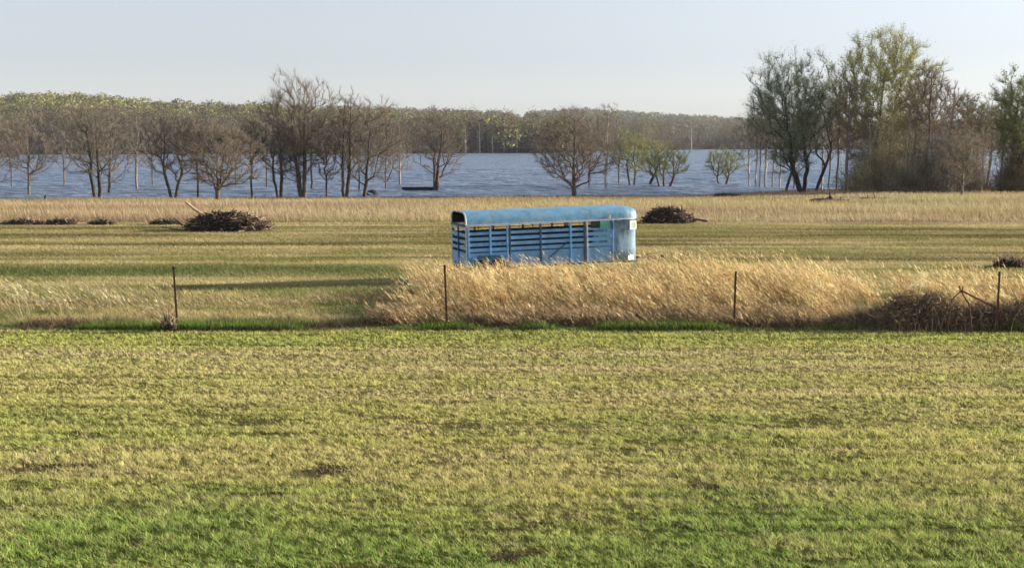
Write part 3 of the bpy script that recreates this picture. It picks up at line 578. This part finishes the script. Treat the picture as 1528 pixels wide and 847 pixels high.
def weeds():
    acc=Acc()
    # dark dead growth at the fence foot
    n=26000; x=rng.uniform(-14,6.5,n); y=28.05+rng.normal(size=n)*.33+.35
    m=sstep(.40,.56,fbm(x*.7+3,y*.3+1,3)); k=rng.random(n)<.10+.9*m; x=x[k];y=y[k];m=m[k];n=len(x)
    h=rng.uniform(.03,.30,n)*(.35+.75*m); c=np.where((rng.random(n)<.62)[:,None],np.array([.07,.05,.035]),np.array([.24,.18,.10]))*rng.uniform(.6,1.3,(n,1))
    T,C=blades(np.stack([x,y,gz(x,y)],1),h,rng.normal(size=(n,2))*.22,rng.uniform(.006,.014,n),c,2); acc.add(T,C)
    return acc.build('dead_fence_weeds',M_WOOD)
tag(weeds(),'dark dead weeds and leaf litter along the fence foot','weeds',kind='stuff')
def greenweeds():
    acc=Acc(); n=60000; x=rng.uniform(-14,15,n); y=27.75+np.abs(rng.normal(size=n))*.5
    m=sstep(.38,.6,fbm(x*.55+30,y*.5,3)); k=rng.random(n)<.22+.8*m; x=x[k];y=y[k];m=m[k];n=len(x)
    T,C=blades(np.stack([x,y,gz(x,y)],1),rng.uniform(.04,.22,n)*(.4+.9*m),rng.normal(size=(n,2))*.06,rng.uniform(.010,.022,n),tint([.15,.22,.045],n,.4),1); acc.add(T,C)
    return acc.build('green_weeds',M_GRASS)
tag(greenweeds(),'lush green weeds growing under the fence line','weeds',kind='stuff')
def bramble():
    acc=Acc(); r=rng
    mounds=[(7.3,.14,.35),(7.9,.24,.35),(8.35,.42,.36),(8.75,.64,.4),(9.2,.72,.38),(9.6,.64,.36),(10.0,.40,.3),(10.45,.52,.3),(10.8,.46,.3),(11.3,.52,.35),(11.8,.62,.5),(12.6,.5,.6),(13.5,.6,.6)]
    for cx,hh,wd in mounds:
        n=int(5200*wd/.5*(.6+hh)); x=cx+r.normal(size=n)*wd*.55; y=28.4+r.normal(size=n)*.28; z=hh*r.random(n)**.8*np.exp(-((x-cx)/wd/1.3)**2)*(.55+.8*vnoise(x*5,y*5)); P=np.stack([x,y,z],1)
        dr=unit(np.stack([r.normal(size=n),r.normal(size=n)*.8,r.normal(size=n)*.7+.2],1)); ln=r.uniform(.04,.20,n)
        e=P+dr*ln[:,None]; wv=unit(np.cross(dr,r.normal(size=dr.shape)))*r.uniform(.003,.008,(n,1))
        pl=vnoise(x*2.5,y*2.5+cx)
        c=np.where((r.random(n)<.90-.35*(pl>.6))[:,None],np.array([.13,.095,.065]),np.array([.46,.35,.23]))*r.uniform(.4,1.5,(n,1))
        acc.add(np.stack([P-wv,P+wv,e],1),c)
        n=260; x=cx+r.normal(size=n)*wd*.5; y=28.25+r.normal(size=n)*.3
        T,C=blades(np.stack([x,y,0*x],1),hh*r.uniform(.5,1.25,n),r.normal(size=(n,2))*.35,r.uniform(.005,.012,n),tint([.26,.18,.12],n,.5),5); acc.add(T,C)
    return acc.build('bramble_tangle',M_WOOD)
tag(bramble(),'dark brown dead bramble tangle heaped along the right part of the fence','brambles',kind='stuff')

# ------------------------------------------------------------------ mesh helpers for built objects
def new_bm(): return bmesh.new()
def box(bm,c,s,rot=None,bev=0):
    m = Matrix.Translation(c) @ (rot.to_4x4() if rot else Matrix.Identity(4)) @ Matrix.Diagonal((*s,1))
    r = bmesh.ops.create_cube(bm,size=1,matrix=m)
    if bev: bmesh.ops.bevel(bm,geom=list({e for v in r['verts'] for e in v.link_edges}),offset=bev,segments=2,affect='EDGES')
def bar(bm,a,b,r,n=8,r2=None):
    a=Vector(a);b=Vector(b);d=b-a; m=Matrix.Translation((a+b)/2)@d.to_track_quat('Z','Y').to_matrix().to_4x4()
    bmesh.ops.create_cone(bm,segments=n,radius1=r,radius2=r if r2 is None else r2,depth=d.length,cap_ends=True,matrix=m)
def fin(name,bm,mat,parent=None,smooth=False,auto=False):
    me=bpy.data.meshes.new(name); bm.to_mesh(me); bm.free(); o=link(name,me,mat,parent)
    if smooth: me.polygons.foreach_set('use_smooth',[True]*len(me.polygons)); me.update()
    return o
def paint(name,col,rough=.5,metal=0,var=.25,rust=0,scale=3,rustcol=(.16,.07,.035)):
    m,nt,p,out=mat_new(name); N=nt.nodes;L=nt.links; tc=N.new('ShaderNodeTexCoord'); n=N.new('ShaderNodeTexNoise'); n.inputs['Scale'].default_value=scale; n.inputs['Detail'].default_value=8; n.inputs['Roughness'].default_value=.7
    L.new(tc.outputs['Object'],n.inputs[0]); cr=N.new('ShaderNodeValToRGB'); e=cr.color_ramp.elements; e[0].position=.3; e[1].position=.7
    e[0].color=(*[c*(1-var) for c in col],1); e[1].color=(*[min(1,c*(1+var)) for c in col],1); L.new(n.outputs[0],cr.inputs[0]); src=cr.outputs[0]
    if rust:
        n2=N.new('ShaderNodeTexNoise'); n2.inputs['Scale'].default_value=scale*2.3; n2.inputs['Detail'].default_value=10; n2.inputs['Roughness'].default_value=.75
        mp=N.new('ShaderNodeMapping'); mp.inputs['Scale'].default_value=(1.6,1.6,.45); L.new(tc.outputs['Object'],mp.inputs[0]); L.new(mp.outputs[0],n2.inputs[0])
        mr=N.new('ShaderNodeMapRange'); mr.inputs[1].default_value=.66-rust*.2; mr.inputs[2].default_value=.74-rust*.2; L.new(n2.outputs[0],mr.inputs[0])
        mx=N.new('ShaderNodeMix'); mx.data_type='RGBA'; L.new(mr.outputs[0],mx.inputs[0]); L.new(src,mx.inputs[6]); mx.inputs[7].default_value=(*rustcol,1); src=mx.outputs[2]
    L.new(src,p.inputs['Base Color']); p.inputs['Roughness'].default_value=rough; p.inputs['Metallic'].default_value=metal
    bp=N.new('ShaderNodeBump'); bp.inputs['Strength'].default_value=.15; bp.inputs['Distance'].default_value=.02; L.new(n.outputs[0],bp.inputs['Height']); L.new(bp.outputs[0],p.inputs['Normal'])
    return m
M_BLUE=paint('faded_blue_paint',(.125,.32,.50),.5,0,.42,.75,2.0,(.24,.34,.40))
M_BLUE2=paint('slat_blue_paint',(.17,.39,.66),.5,0,.3,.35,3,(.20,.16,.14))
M_DBLUE=paint('dark_and_shaded_blue_paint',(.03,.07,.16),.5,0,.3,.3,3)  # dark posts, gate and latch; also the painted shade of the far slats
M_PALE=paint('lit_nose_blue_paint',(.40,.58,.72),.5,0,.35,.75,2.6,(.20,.33,.42))  # paler version of the blue: light on the nose put into the colour
M_TRIM=paint('pale_worn_trim',(.52,.55,.56),.5,0,.3,.5,4)
M_WHITE=paint('chalky_white_paint',(.72,.75,.74),.5,0,.1,.2,4,(.4,.38,.34))
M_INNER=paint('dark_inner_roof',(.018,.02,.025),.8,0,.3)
M_RUST=paint('rusty_steel',(.10,.04,.03),.8,0,.35,.3,12)
M_TYRE=paint('tyre_rubber',(.02,.02,.02),.85,0,.2)
M_BLACK=paint('black_wood',(.018,.016,.016),.8,0,.3)
M_TEAL=paint('teal_patch',(.10,.42,.36),.5,0,.2,.2)
def glass():
    m,nt,p,out=mat_new('tinted_green_glass'); p.inputs['Base Color'].default_value=(.30,.42,.30,1); p.inputs['Roughness'].default_value=.12; p.inputs['Specular IOR Level'].default_value=.6; return m
M_GLASS=glass()

# ------------------------------------------------------------------ stock trailer
def trailer():
    L_=5.44; W=1.66; FZ=.46; WT=1.70; TOP=2.07        # length with nose, width, floor, wall top, roof top
    s=F/37.6
    rear=at(698,400,37.0); ang=R(17)                   # near rear corner
    root=thing('stock_trailer','faded blue slatted livestock trailer with rounded nose standing in tall grass','trailer')
    # local x: rear -> nose ; local y: near side = 0, far side = W
    root.location=(rear.x,rear.y,0); root.rotation_euler=(0,-R(1.35),ang)
    NR=.66                                             # nose length
    xs1=L_-NR
    # plan outline helper of the nose: half superellipse
    def nose(t,z_in=0):                                # t 0..1 near side to far side
        a=-math.pi/2+t*math.pi; c=math.cos(a); sn=math.sin(a)
        return xs1+(NR-z_in)*(abs(c)**.62), W/2+(W/2-z_in)*(1 if sn>0 else -1)*abs(sn)**.62
    # roof skin: loft of sections, including the rounded nose
    def section(inset,zoff,k=18):
        pts=[]
        for i in range(k+1):
            a=math.pi*i/k; c=math.cos(a); sn=math.sin(a)
            y=W/2-(W/2-inset)*(1 if c>0 else -1)*abs(c)**.42; z=WT+(TOP-WT-zoff)*abs(sn)**.62; pts.append((y,z))
        return pts
    def roof(t,name,mat,par):
        bm=new_bm(); secs=[]; xs=list(np.linspace(0,xs1,14))
        for x in xs: secs.append([(x,y,z) for y,z in section(t,t)])
        for q in (.25,.5,.7,.84,.93,.98,1.0):
            f=(1-q**3.0)**(1/3.0) if q<1 else 0.0
            f=max(f,.02); secs.append([(xs1+(NR-t)*q,W/2+(y-W/2)*(.30+.70*f**.8),WT+(z-WT)*f**.85) for y,z in section(t,t)])
        vs=[[bm.verts.new(p) for p in s_] for s_ in secs]
        for a,b in zip(vs,vs[1:]):
            for i in range(len(a)-1): bm.faces.new((a[i],a[i+1],b[i+1],b[i]))
        return fin(name,bm,mat,par,smooth=True)
    rf_=roof(0,'roof',M_BLUE,root); roof(.012,'roof_lining',M_INNER,rf_)  # lining near-black: shade inside the trailer is put into its colour
    # rear arch rim
    bm=new_bm(); sc=[(0,0,FZ),(0,0,1.2)]+[(0,y,z) for y,z in section(0,0,20)]+[(0,W,1.2),(0,W,FZ)]
    for a,b in zip(sc,sc[1:]): bar(bm,(a[0]-.012,a[1],a[2]),(b[0]-.012,b[1],b[2]),.024,8)
    fin('rear_arch',bm,M_TRIM,root)
    # nose shell walls with a window
    bm=new_bm(); K=40; zs=[FZ-.06,.8,1.15,WT]
    grid=[]
    xw=4.50
    path=[(xw,0)]+[nose(i/K) for i in range(K+1)]+[(xw,W)]
    for z in zs: grid.append([bm.verts.new((x,y,z)) for x,y in path])
    for a,b in zip(grid,grid[1:]):
        for i in range(len(a)-1): bm.faces.new((a[i],a[i+1],b[i+1],b[i]))
    bmesh.ops.solidify(bm,geom=bm.faces[:],thickness=.015)
    ns=fin('nose_panel',bm,M_PALE,root,smooth=True)
    # drip rail around the top of the wall
    for yy,nm in ((-.018,'rail'),(W+.018,'rail')):
        bm=new_bm(); box(bm,(xs1/2,yy,WT-.01),(xs1,.036,.05),None,.006); fin('eave_rail',bm,M_TRIM,root)
    bm=new_bm(); pp=[nose(i/K) for i in range(K+1)]
    for a,b in zip(pp,pp[1:]): bar(bm,(a[0],a[1],WT-.01),(b[0],b[1],WT-.01),.02,6)
    fin('nose_rail',bm,M_TRIM,root)
    # nose window (near corner)
    def nose_window(t0,t1):
        wf=None
        a=nose(t0);b=nose(t1); A=Vector((a[0],a[1],0));B=Vector((b[0],b[1],0)); d=(B-A).normalized(); nrm=Vector((d.y,-d.x,0))
        rot=Matrix((d,-nrm,Vector((0,0,1)))).transposed(); c=(A+B)/2+nrm*.03; ln=(B-A).length
        bm=new_bm(); z0,z1=1.39,1.60
        box(bm,c+Vector((0,0,z1)),(ln+.04,.04,.04),rot); box(bm,c+Vector((0,0,z0)),(ln+.04,.04,.04),rot)
        for sg in (-1,1): box(bm,c+d*sg*ln/2+Vector((0,0,(z0+z1)/2)),(.04,.04,z1-z0-.042),rot)
        wf=fin('nose_window',bm,M_WHITE,root)
        bm=new_bm(); box(bm,c+Vector((0,0,(z0+z1)/2)),(ln-.042,.02,z1-z0-.042),rot); fin('pane',bm,M_GLASS,wf)
    nose_window(.09,.24); nose_window(.69,.83)
    # floor and skirt
    bm=new_bm(); box(bm,(xs1/2,W/2,FZ-.03),(xs1-.02,W-.04,.05)); fin('floor',bm,M_BLACK,root)
    # side walls, near and far
    posts=[.02,.68,1.20,2.22,3.16,3.60,4.50]
    for side,y in ((0,0.0),(1,W)):
        sg=-1 if side==0 else 1
        bm=new_bm(); box(bm,(xw/2,y,FZ+.20),(xw,.02,.44)); wl=fin('lower_panel',bm,M_BLUE2,root)
        for z0,hh in ((1.03,.115),(1.19,.115),(1.35,.115),(1.51,.10)):
            zz=z0-.06
            bm=new_bm(); box(bm,(xw/2,y+sg*.004,zz-.07*side),(xw,.03,hh-.015+.035*side),None,.006); fin('slat',bm,M_BLUE2 if side==0 else M_DBLUE,root)  # far slats darker: shade on their inner face painted in
        bm=new_bm(); box(bm,(xw/2,y,1.625),(xw,.022,.018)); fin('top_rod',bm,M_RUST,root)
        for i,xp in enumerate(posts):
            bm=new_bm(); box(bm,(xp+.025,y+sg*.035,(FZ+WT)/2-.02),(.055,.05,WT-FZ-.03),None,.008)
            fin('post',bm,M_DBLUE if i in (3,) or (i==5) else M_BLUE2,root)
        for i,xp in enumerate((1.30,3.70)):
            bm=new_bm(); box(bm,(xp,y+sg*.036,(FZ+WT)/2-.02),(.05,.045,WT-FZ-.03),None,.008); fin('post',bm,M_TRIM if i else M_DBLUE,root)
    # small clips hanging under the eave, near side
    for xp in (.35,2.0,2.62,3.02):
        bm=new_bm(); box(bm,(xp,-.05,1.635),(.04,.02,.07)); fin('clip',bm,M_RUST,root)
    # side door diagonal braces and latch
    bm=new_bm(); bar(bm,(2.45,-.03,.60),(3.1,-.03,1.10),.018); fin('brace',bm,M_DBLUE,root)
    bm=new_bm(); box(bm,(4.50,-.075,1.50),(.05,.03,.2),None,.006); bar(bm,(4.50,-.09,1.42),(4.42,-.10,1.33),.010); fin('latch',bm,M_DBLUE,root)
    bm=new_bm(); box(bm,(4.29,-.022,1.56),(.32,.012,.19),None,.004); fin('patch_panel',bm,M_TEAL,root)
    bm=new_bm(); box(bm,(3.97,-.02,1.56),(.30,.012,.20),None,.004); fin('dark_inset',bm,M_INNER,root)
    bm=new_bm(); box(bm,(4.44,-.02,1.78),(.05,.03,.09),Matrix.Rotation(.4,3,'Y'),.006); fin('marker_light',bm,M_WHITE,root)
    a=nose(.14); bm=new_bm(); box(bm,(a[0]-.06,a[1]-.03,FZ+.06),(.26,.02,.14),Matrix.Rotation(.5,3,'Z'),.004); fin('reflector_plate',bm,M_WHITE,root)
    # rear gate: centre bar, frame, slats
    bm=new_bm(); box(bm,(-.03,W/2,(FZ+WT)/2),(.04,.06,WT-FZ-.04)); box(bm,(-.03,W/2,WT-.02),(.04,W-.08,.06)); gt=fin('rear_gate',bm,M_DBLUE,root)
    for zz,hh,mt in ((1.60,.10,M_TRIM),(1.40,.10,M_BLUE2),(1.20,.09,M_BLUE2),(1.02,.09,M_BLUE2),(.72,.34,M_BLUE2)):
        bm=new_bm(); box(bm,(-.008,W/2,zz),(.018,W-.10,hh),None,.003); fin('gate_slat',bm,mt,gt)
    # fenders, wheels
    for y,sg in ((-.17,-1),(W+.17,1)):
        bm=new_bm(); prof=[(.12,.40),(.20,.66),(.36,.83),(.95,.83),(1.12,.66),(1.20,.40)]
        pv=[]
        for xx,zz in prof: pv.append((bm.verts.new((xx,y-.14,zz)),bm.verts.new((xx,y+.14,zz))))
        for p,q in zip(pv,pv[1:]): bm.faces.new((p[0],p[1],q[1],q[0]))
        bmesh.ops.solidify(bm,geom=bm.faces[:],thickness=.012); fin('fender',bm,M_BLUE,root)
        for xx in (.42,.92):
            bm=new_bm(); m=Matrix.Translation((xx,y,.345))@Matrix.Rotation(math.pi/2,4,'X')
            bmesh.ops.create_cone(bm,segments=32,radius1=.345,radius2=.345,depth=.20,cap_ends=True,matrix=m)
            bmesh.ops.bevel(bm,geom=[e for e in bm.edges if e.calc_length()<.09],offset=.04,segments=2,affect='EDGES')
            wh=fin('tyre',bm,M_TYRE,root,smooth=False)
            bm=new_bm(); m=Matrix.Translation((xx,y+sg*.02,.345))@Matrix.Rotation(math.pi/2,4,'X'); bmesh.ops.create_cone(bm,segments=24,radius1=.19,radius2=.19,depth=.175,cap_ends=True,matrix=m); bar(bm,(xx,y+sg*.1,.345),(xx,y+sg*.14,.345),.05,12); fin('rim',bm,M_RUST,wh)
    for xx in (.42,.92):
        bm=new_bm(); bar(bm,(xx,-.1,.345),(xx,W+.1,.345),.04,10); fin('axle',bm,M_RUST,root)
    # tongue, coupler, jack
    bm=new_bm(); bar(bm,(L_-.5,.35,.38),(L_+.95,W/2,.40),.045,6); bar(bm,(L_-.5,W-.35,.38),(L_+.95,W/2,.40),.045,6); tg=fin('tongue',bm,M_RUST,root)
    bm=new_bm(); bar(bm,(L_+.55,W/2,.02),(L_+.55,W/2,.52),.03,10); box(bm,(L_+.55,W/2,.03),(.16,.16,.02)); bar(bm,(L_+.55,W/2,.50),(L_+.68,W/2,.50),.012); fin('jack',bm,M_RUST,root)
    bm=new_bm(); box(bm,(L_+1.0,W/2,.42),(.22,.10,.08),None,.02); fin('coupler',bm,M_RUST,root)
    return root
trailer()

# ------------------------------------------------------------------ fence posts
def fpost(px,pb,pt,tiltpx,label):
    b=hit(px,pb); s=F/b.y; h=(pb-pt)/s
    root=thing('fence_post',label,'fence post',(b.x,b.y,b.z),0,'steel fence posts along the lawn edge')
    root.rotation_euler=(R(1),math.atan2(tiltpx,pb-pt),0)
    bm=new_bm(); box(bm,(0,0,h/2-.15),(.045,.007,h+.3)); box(bm,(0,.021,h/2-.15),(.007,.034,h+.299)); 
    z=.1
    while z<h-.05: box(bm,(0,-.008,z),(.012,.010,.02)); z+=.055
    fin('shaft',bm,M_RUST,root)
    bm=new_bm(); box(bm,(0,0,h-.05),(.048,.012,.09)); fin('post_tip',bm,M_RUST if px>700 else M_BLACK,root)
fpost(265,492,397,-3,'weathered steel post standing alone at the left, open field behind')
fpost(667,492,394,-3,'steel post at the left end of the tall tan grass, left of the trailer')
fpost(1095,490,404,1,'reddish steel post in tall tan grass right of the trailer')
fpost(1487,497,404,0,'rusty steel post near the right edge beside the bent bars')
def bent_bars():
    b=hit(1432,497); d=b.y
    root=thing('bent_bars','rusty bent metal bars leaning over the bramble against the right post','scrap metal',(b.x,d,0))
    def q(px,py,dy=0): p=at(px,py,d+dy); return (p.x-b.x,p.y-d,p.z)
    for (a1,b1,rr) in ((q(1420,447),q(1436,432),.012),(q(1432,426),q(1433,436),.014),(q(1437,427),q(1436,436,.03),.014),(q(1434,434),q(1447,456,-.1),.018),(q(1436,434),q(1486,459,.1),.02),(q(1420,447),(q(1414,490)),.012),(q(1447,456,-.1),q(1450,495,-.1),.012)):
        bm=new_bm(); bar(bm,a1,b1,rr,6); fin('bar',bm,M_RUST,root)
bent_bars()

# ------------------------------------------------------------------ brush piles, logs, debris
def pile(label,px,pb,pt,cl,cr,seed,shift,long=None,n=1500,name='brush_pile',cols=((.045,.035,.03),(.10,.075,.055),(.30,.24,.16)),cat='brush pile'):
    r=np.random.default_rng(seed); b=hit(px,pb); s=F/b.y; h=(pb-pt)/s; wd=(cr-cl)/s/2; cx=((cl+cr)/2-CX)/s
    root=thing(name,label,cat,(cx,b.y+wd*.5,b.z))
    tb=Tube()
    P=r.normal(size=(n,3)); P=unit(P)*r.random((n,1))**.4; P[:,2]=np.abs(P[:,2]); P*=np.array([wd,wd*.55,h*.92]); P[:,0]+=shift*wd*P[:,2]/h*-.5
    dr=unit(np.stack([r.normal(size=n),r.normal(size=n)*.7,r.normal(size=n)*.35],1)); ln=r.uniform(.15,.8,n)*min(1,wd*.6)
    ra=r.uniform(.008,.035,n)*min(1,.4+wd*.3)
    A=P-dr*ln[:,None]*.5; Bq=P+dr*ln[:,None]*.5; A[:,2]=np.maximum(A[:,2],.0); Bq[:,2]=np.maximum(Bq[:,2],.01)
    c=np.array(cols)[r.choice(3,n,p=[.5,.38,.12])]*r.uniform(.7,1.3,(n,1)); c[P[:,0]>wd*.35]*=1.9  # sticks on the right third coloured brighter, as if sunlit from that side
    tb.add(A,Bq,ra,ra*.6,5,c)
    # earth core
    V=[];K=28;J=10
    rc=np.random.default_rng(seed+5)
    for j in range(J+1):
        for i in range(K):
            a=i/K*2*math.pi; t=j/J; rr=math.cos(t*math.pi/2)**.8; z=math.sin(t*math.pi/2)*h*.72; k=1+rc.normal()*.10
            V.append((math.cos(a)*rr*wd*.85*k-shift*wd*z/h*.5,math.sin(a)*rr*wd*.48*k,z*k-.03))
    Qc=[(j*K+i,j*K+(i+1)%K,(j+1)*K+(i+1)%K,(j+1)*K+i) for j in range(J) for i in range(K)]
    npmesh('earth_core',np.array(V),np.array(Qc),M_WOOD,root,np.tile([.035,.027,.022],(len(V),1)))
    n2=60; A=P[:n2]*np.array([1,1,0])+np.array([0,0,h*.6])*(1-(P[:n2,:1]/wd)**2); dr=unit(np.stack([r.normal(size=n2)*.8,r.normal(size=n2)*.5,r.uniform(.3,1,n2)],1))
    tb.add(A,A+dr*r.uniform(.15,.5,(n2,1)),.014,.005,4,tint([.22,.17,.12],n2,.4,r)); tb.build('heap',M_BARK,root)
    if long:
        for (p0,p1,rad,c_) in long:
            a=at(*p0,b.y+wd*.4);e=at(*p1,b.y+wd*.4); o=Vector(root.location); tb=Tube(); m_=(a+e)/2+Vector((0,0,-.03)); 
            tb.add(np.array([a-o,m_-o]),np.array([m_-o,e-o]),[rad*.7,rad*.9],[rad*.9,rad],6,c_); tb.build('branch',M_BARK,root)
    return root
pile('large dark brush pile with one pale branch sticking up, left of the trailer',330,346,315,268,398,5,.1,
     [((277,301),(302,320),.075,(.42,.32,.2)),((260,325),(272,336),.05,(.12,.09,.07)),((240,338),(272,343),.03,(.10,.08,.06))],2200)
pile('smaller dark brush pile with pale spiky sticks, right of the trailer',998,334,307,962,1040,9,.25,
     [((998,303),(1004,316),.045,(.5,.42,.3)),((1020,322),(1055,330),.06,(.10,.08,.06)),((948,331),(966,327),.03,(.06,.05,.04)),((1012,306),(1018,318),.04,(.5,.42,.3))],1300)
pile('low scatter of broken branches just left of the large brush pile',244,336,326,218,268,12,0,None,260,cat='debris')
pile('long low heap of sticks furthest left in the field',28,336,328,-8,62,13,0,None,300,cat='debris')
pile('low heap of sticks and dirt second from the left in the field',88,336,325,60,112,14,0,None,340,cat='debris')
pile('small clod of sticks nearest the left pile across a grass gap',147,336,327,126,172,15,0,None,220,cat='debris')
pile('reddish dead brush lying at the water edge beside the white trunks',1085,296,288,1062,1112,16,0,None,420,cols=((.09,.04,.03),(.14,.08,.06),(.2,.15,.1)),cat='brush')
pile('dark brush heap with a pale limb at the right edge of the tall grass',1508,400,386,1488,1545,17,0,[((1500,386),(1530,392),.04,(.45,.36,.27))],420,cols=((.07,.035,.028),(.12,.08,.06),(.3,.24,.16)),cat='brush pile')
pile('dark stump-like clump of dead weeds at the foot of the left fence post',246,496,476,236,258,18,0,None,200,cols=((.04,.03,.025),(.10,.07,.05),(.28,.22,.15)),name='weed_clump',cat='weeds')
def log(label,px,py,l,rad,rz,col,name='fallen_log',stubs=3,seed=1):
    r=np.random.default_rng(seed); b=hit(px,py); root=thing(name,label,'log',(b.x,b.y,b.z+rad*.6),rz,None)
    tb=Tube(); K=8; P=[np.array([-l/2+l*k/K,r.normal()*rad*.3,r.normal()*rad*.25]) for k in range(K+1)]
    for k in range(K): tb.add(P[k],P[k+1],rad*(1-.5*k/K),rad*(1-.5*(k+1)/K),9,col)
    tb.build('trunk',M_BARK,root)
    for k in range(stubs):
        tb=Tube(); p=P[2+2*k%6]; tb.add(p,p+np.array([r.normal()*.3,.1,r.uniform(.2,.5)]),rad*.4,rad*.12,6,col); tb.build('branch',M_BARK,root)
log('dark fallen log lying in dry grass before the right thicket',1238,302,2.9,.22,.1,(.06,.045,.04),seed=3)
log('thin dark log lying right of the fallen log below the thicket',1306,298,2.2,.12,-.05,(.10,.07,.055),seed=4,stubs=2)
log('leaning broken trunk rising from the water left of the thin sycamore',577,272,3.4,.15,.0,(.08,.065,.055),name='broken_trunk',seed=6,stubs=2).__class__
bpy.data.objects['broken_trunk'].rotation_euler=(0,R(-62),0)
# long dark hull on the water
def hull():
    b=hit(626,284); s=F/b.y; l=52/s
    root=thing('flat_boat','long low dark flat hull lying on the water left of the lone twin-stemmed tree','boat',(b.x,b.y,WZ+.02),R(2))
    bm=new_bm(); n=10; secs=[]
    for i in range(n+1):
        t=i/n; x=-l/2+l*t; k=min(1,.45+t*3); z0=.0+.18*max(0,.18-t)/.18; wd=.55*k
        secs.append([bm.verts.new(p) for p in ((x,-wd,.34),(x,-wd*.8,z0-.1),(x,wd*.8,z0-.1),(x,wd,.34),(x,wd*.88,.34),(x,wd*.7,.05+z0),(x,-wd*.7,.05+z0),(x,-wd*.88,.34))])
    for a,c in zip(secs,secs[1:]):
        for i in range(8): bm.faces.new((a[i],a[(i+1)%8],c[(i+1)%8],c[i]))
    bm.faces.new(secs[0]); bm.faces.new(secs[-1][::-1]); bmesh.ops.recalc_face_normals(bm,faces=bm.faces[:])
    fin('hull',bm,M_BLACK,root)
    for x in (-.9,.2,1.2):
        bm=new_bm(); box(bm,(x,0,.28),(.25,.9,.03)); fin('bench',bm,M_BLACK,root)
hull()
def lump():
    b=hit(552,291)
    root=thing('capsized_boat','dark lump with a white board at the water edge beside the sturdy bare tree','boat',(b.x,b.y,WZ),R(8))
    bm=new_bm(); bmesh.ops.create_icosphere(bm,subdivisions=3,radius=1,matrix=Matrix.Translation((.25,.1,.12))@Matrix.Diagonal((.62,.4,.42,1)))
    rr=random.Random(4)
    for v in bm.verts: v.co+=Vector((rr.gauss(0,.03),rr.gauss(0,.03),rr.gauss(0,.03)))
    fin('hull',bm,M_BLACK,root)
    bm=new_bm(); box(bm,(.02,-.42,.16),(.62,.05,.16),Matrix.Rotation(.35,3,'Y'),.02); fin('board',bm,M_WHITE,root)
    bm=new_bm(); box(bm,(-1.0,-.2,.08),(.9,.25,.10),Matrix.Rotation(-.08,3,'Y'),.03); fin('plank',bm,M_WHITE,root)
lump()
b=hit(67,297)
st_=thing('snag','small dark snag poking out of the water near the left edge','stump',b)
tb=Tube(); tb.add(np.array([[0,0,-.4],[0,0,.15]]),np.array([[0,0,.15],[.06,0,.42]]),[.10,.08],[.08,.03],7,(.05,.04,.035)); tb.build('stump',M_BARK,st_)
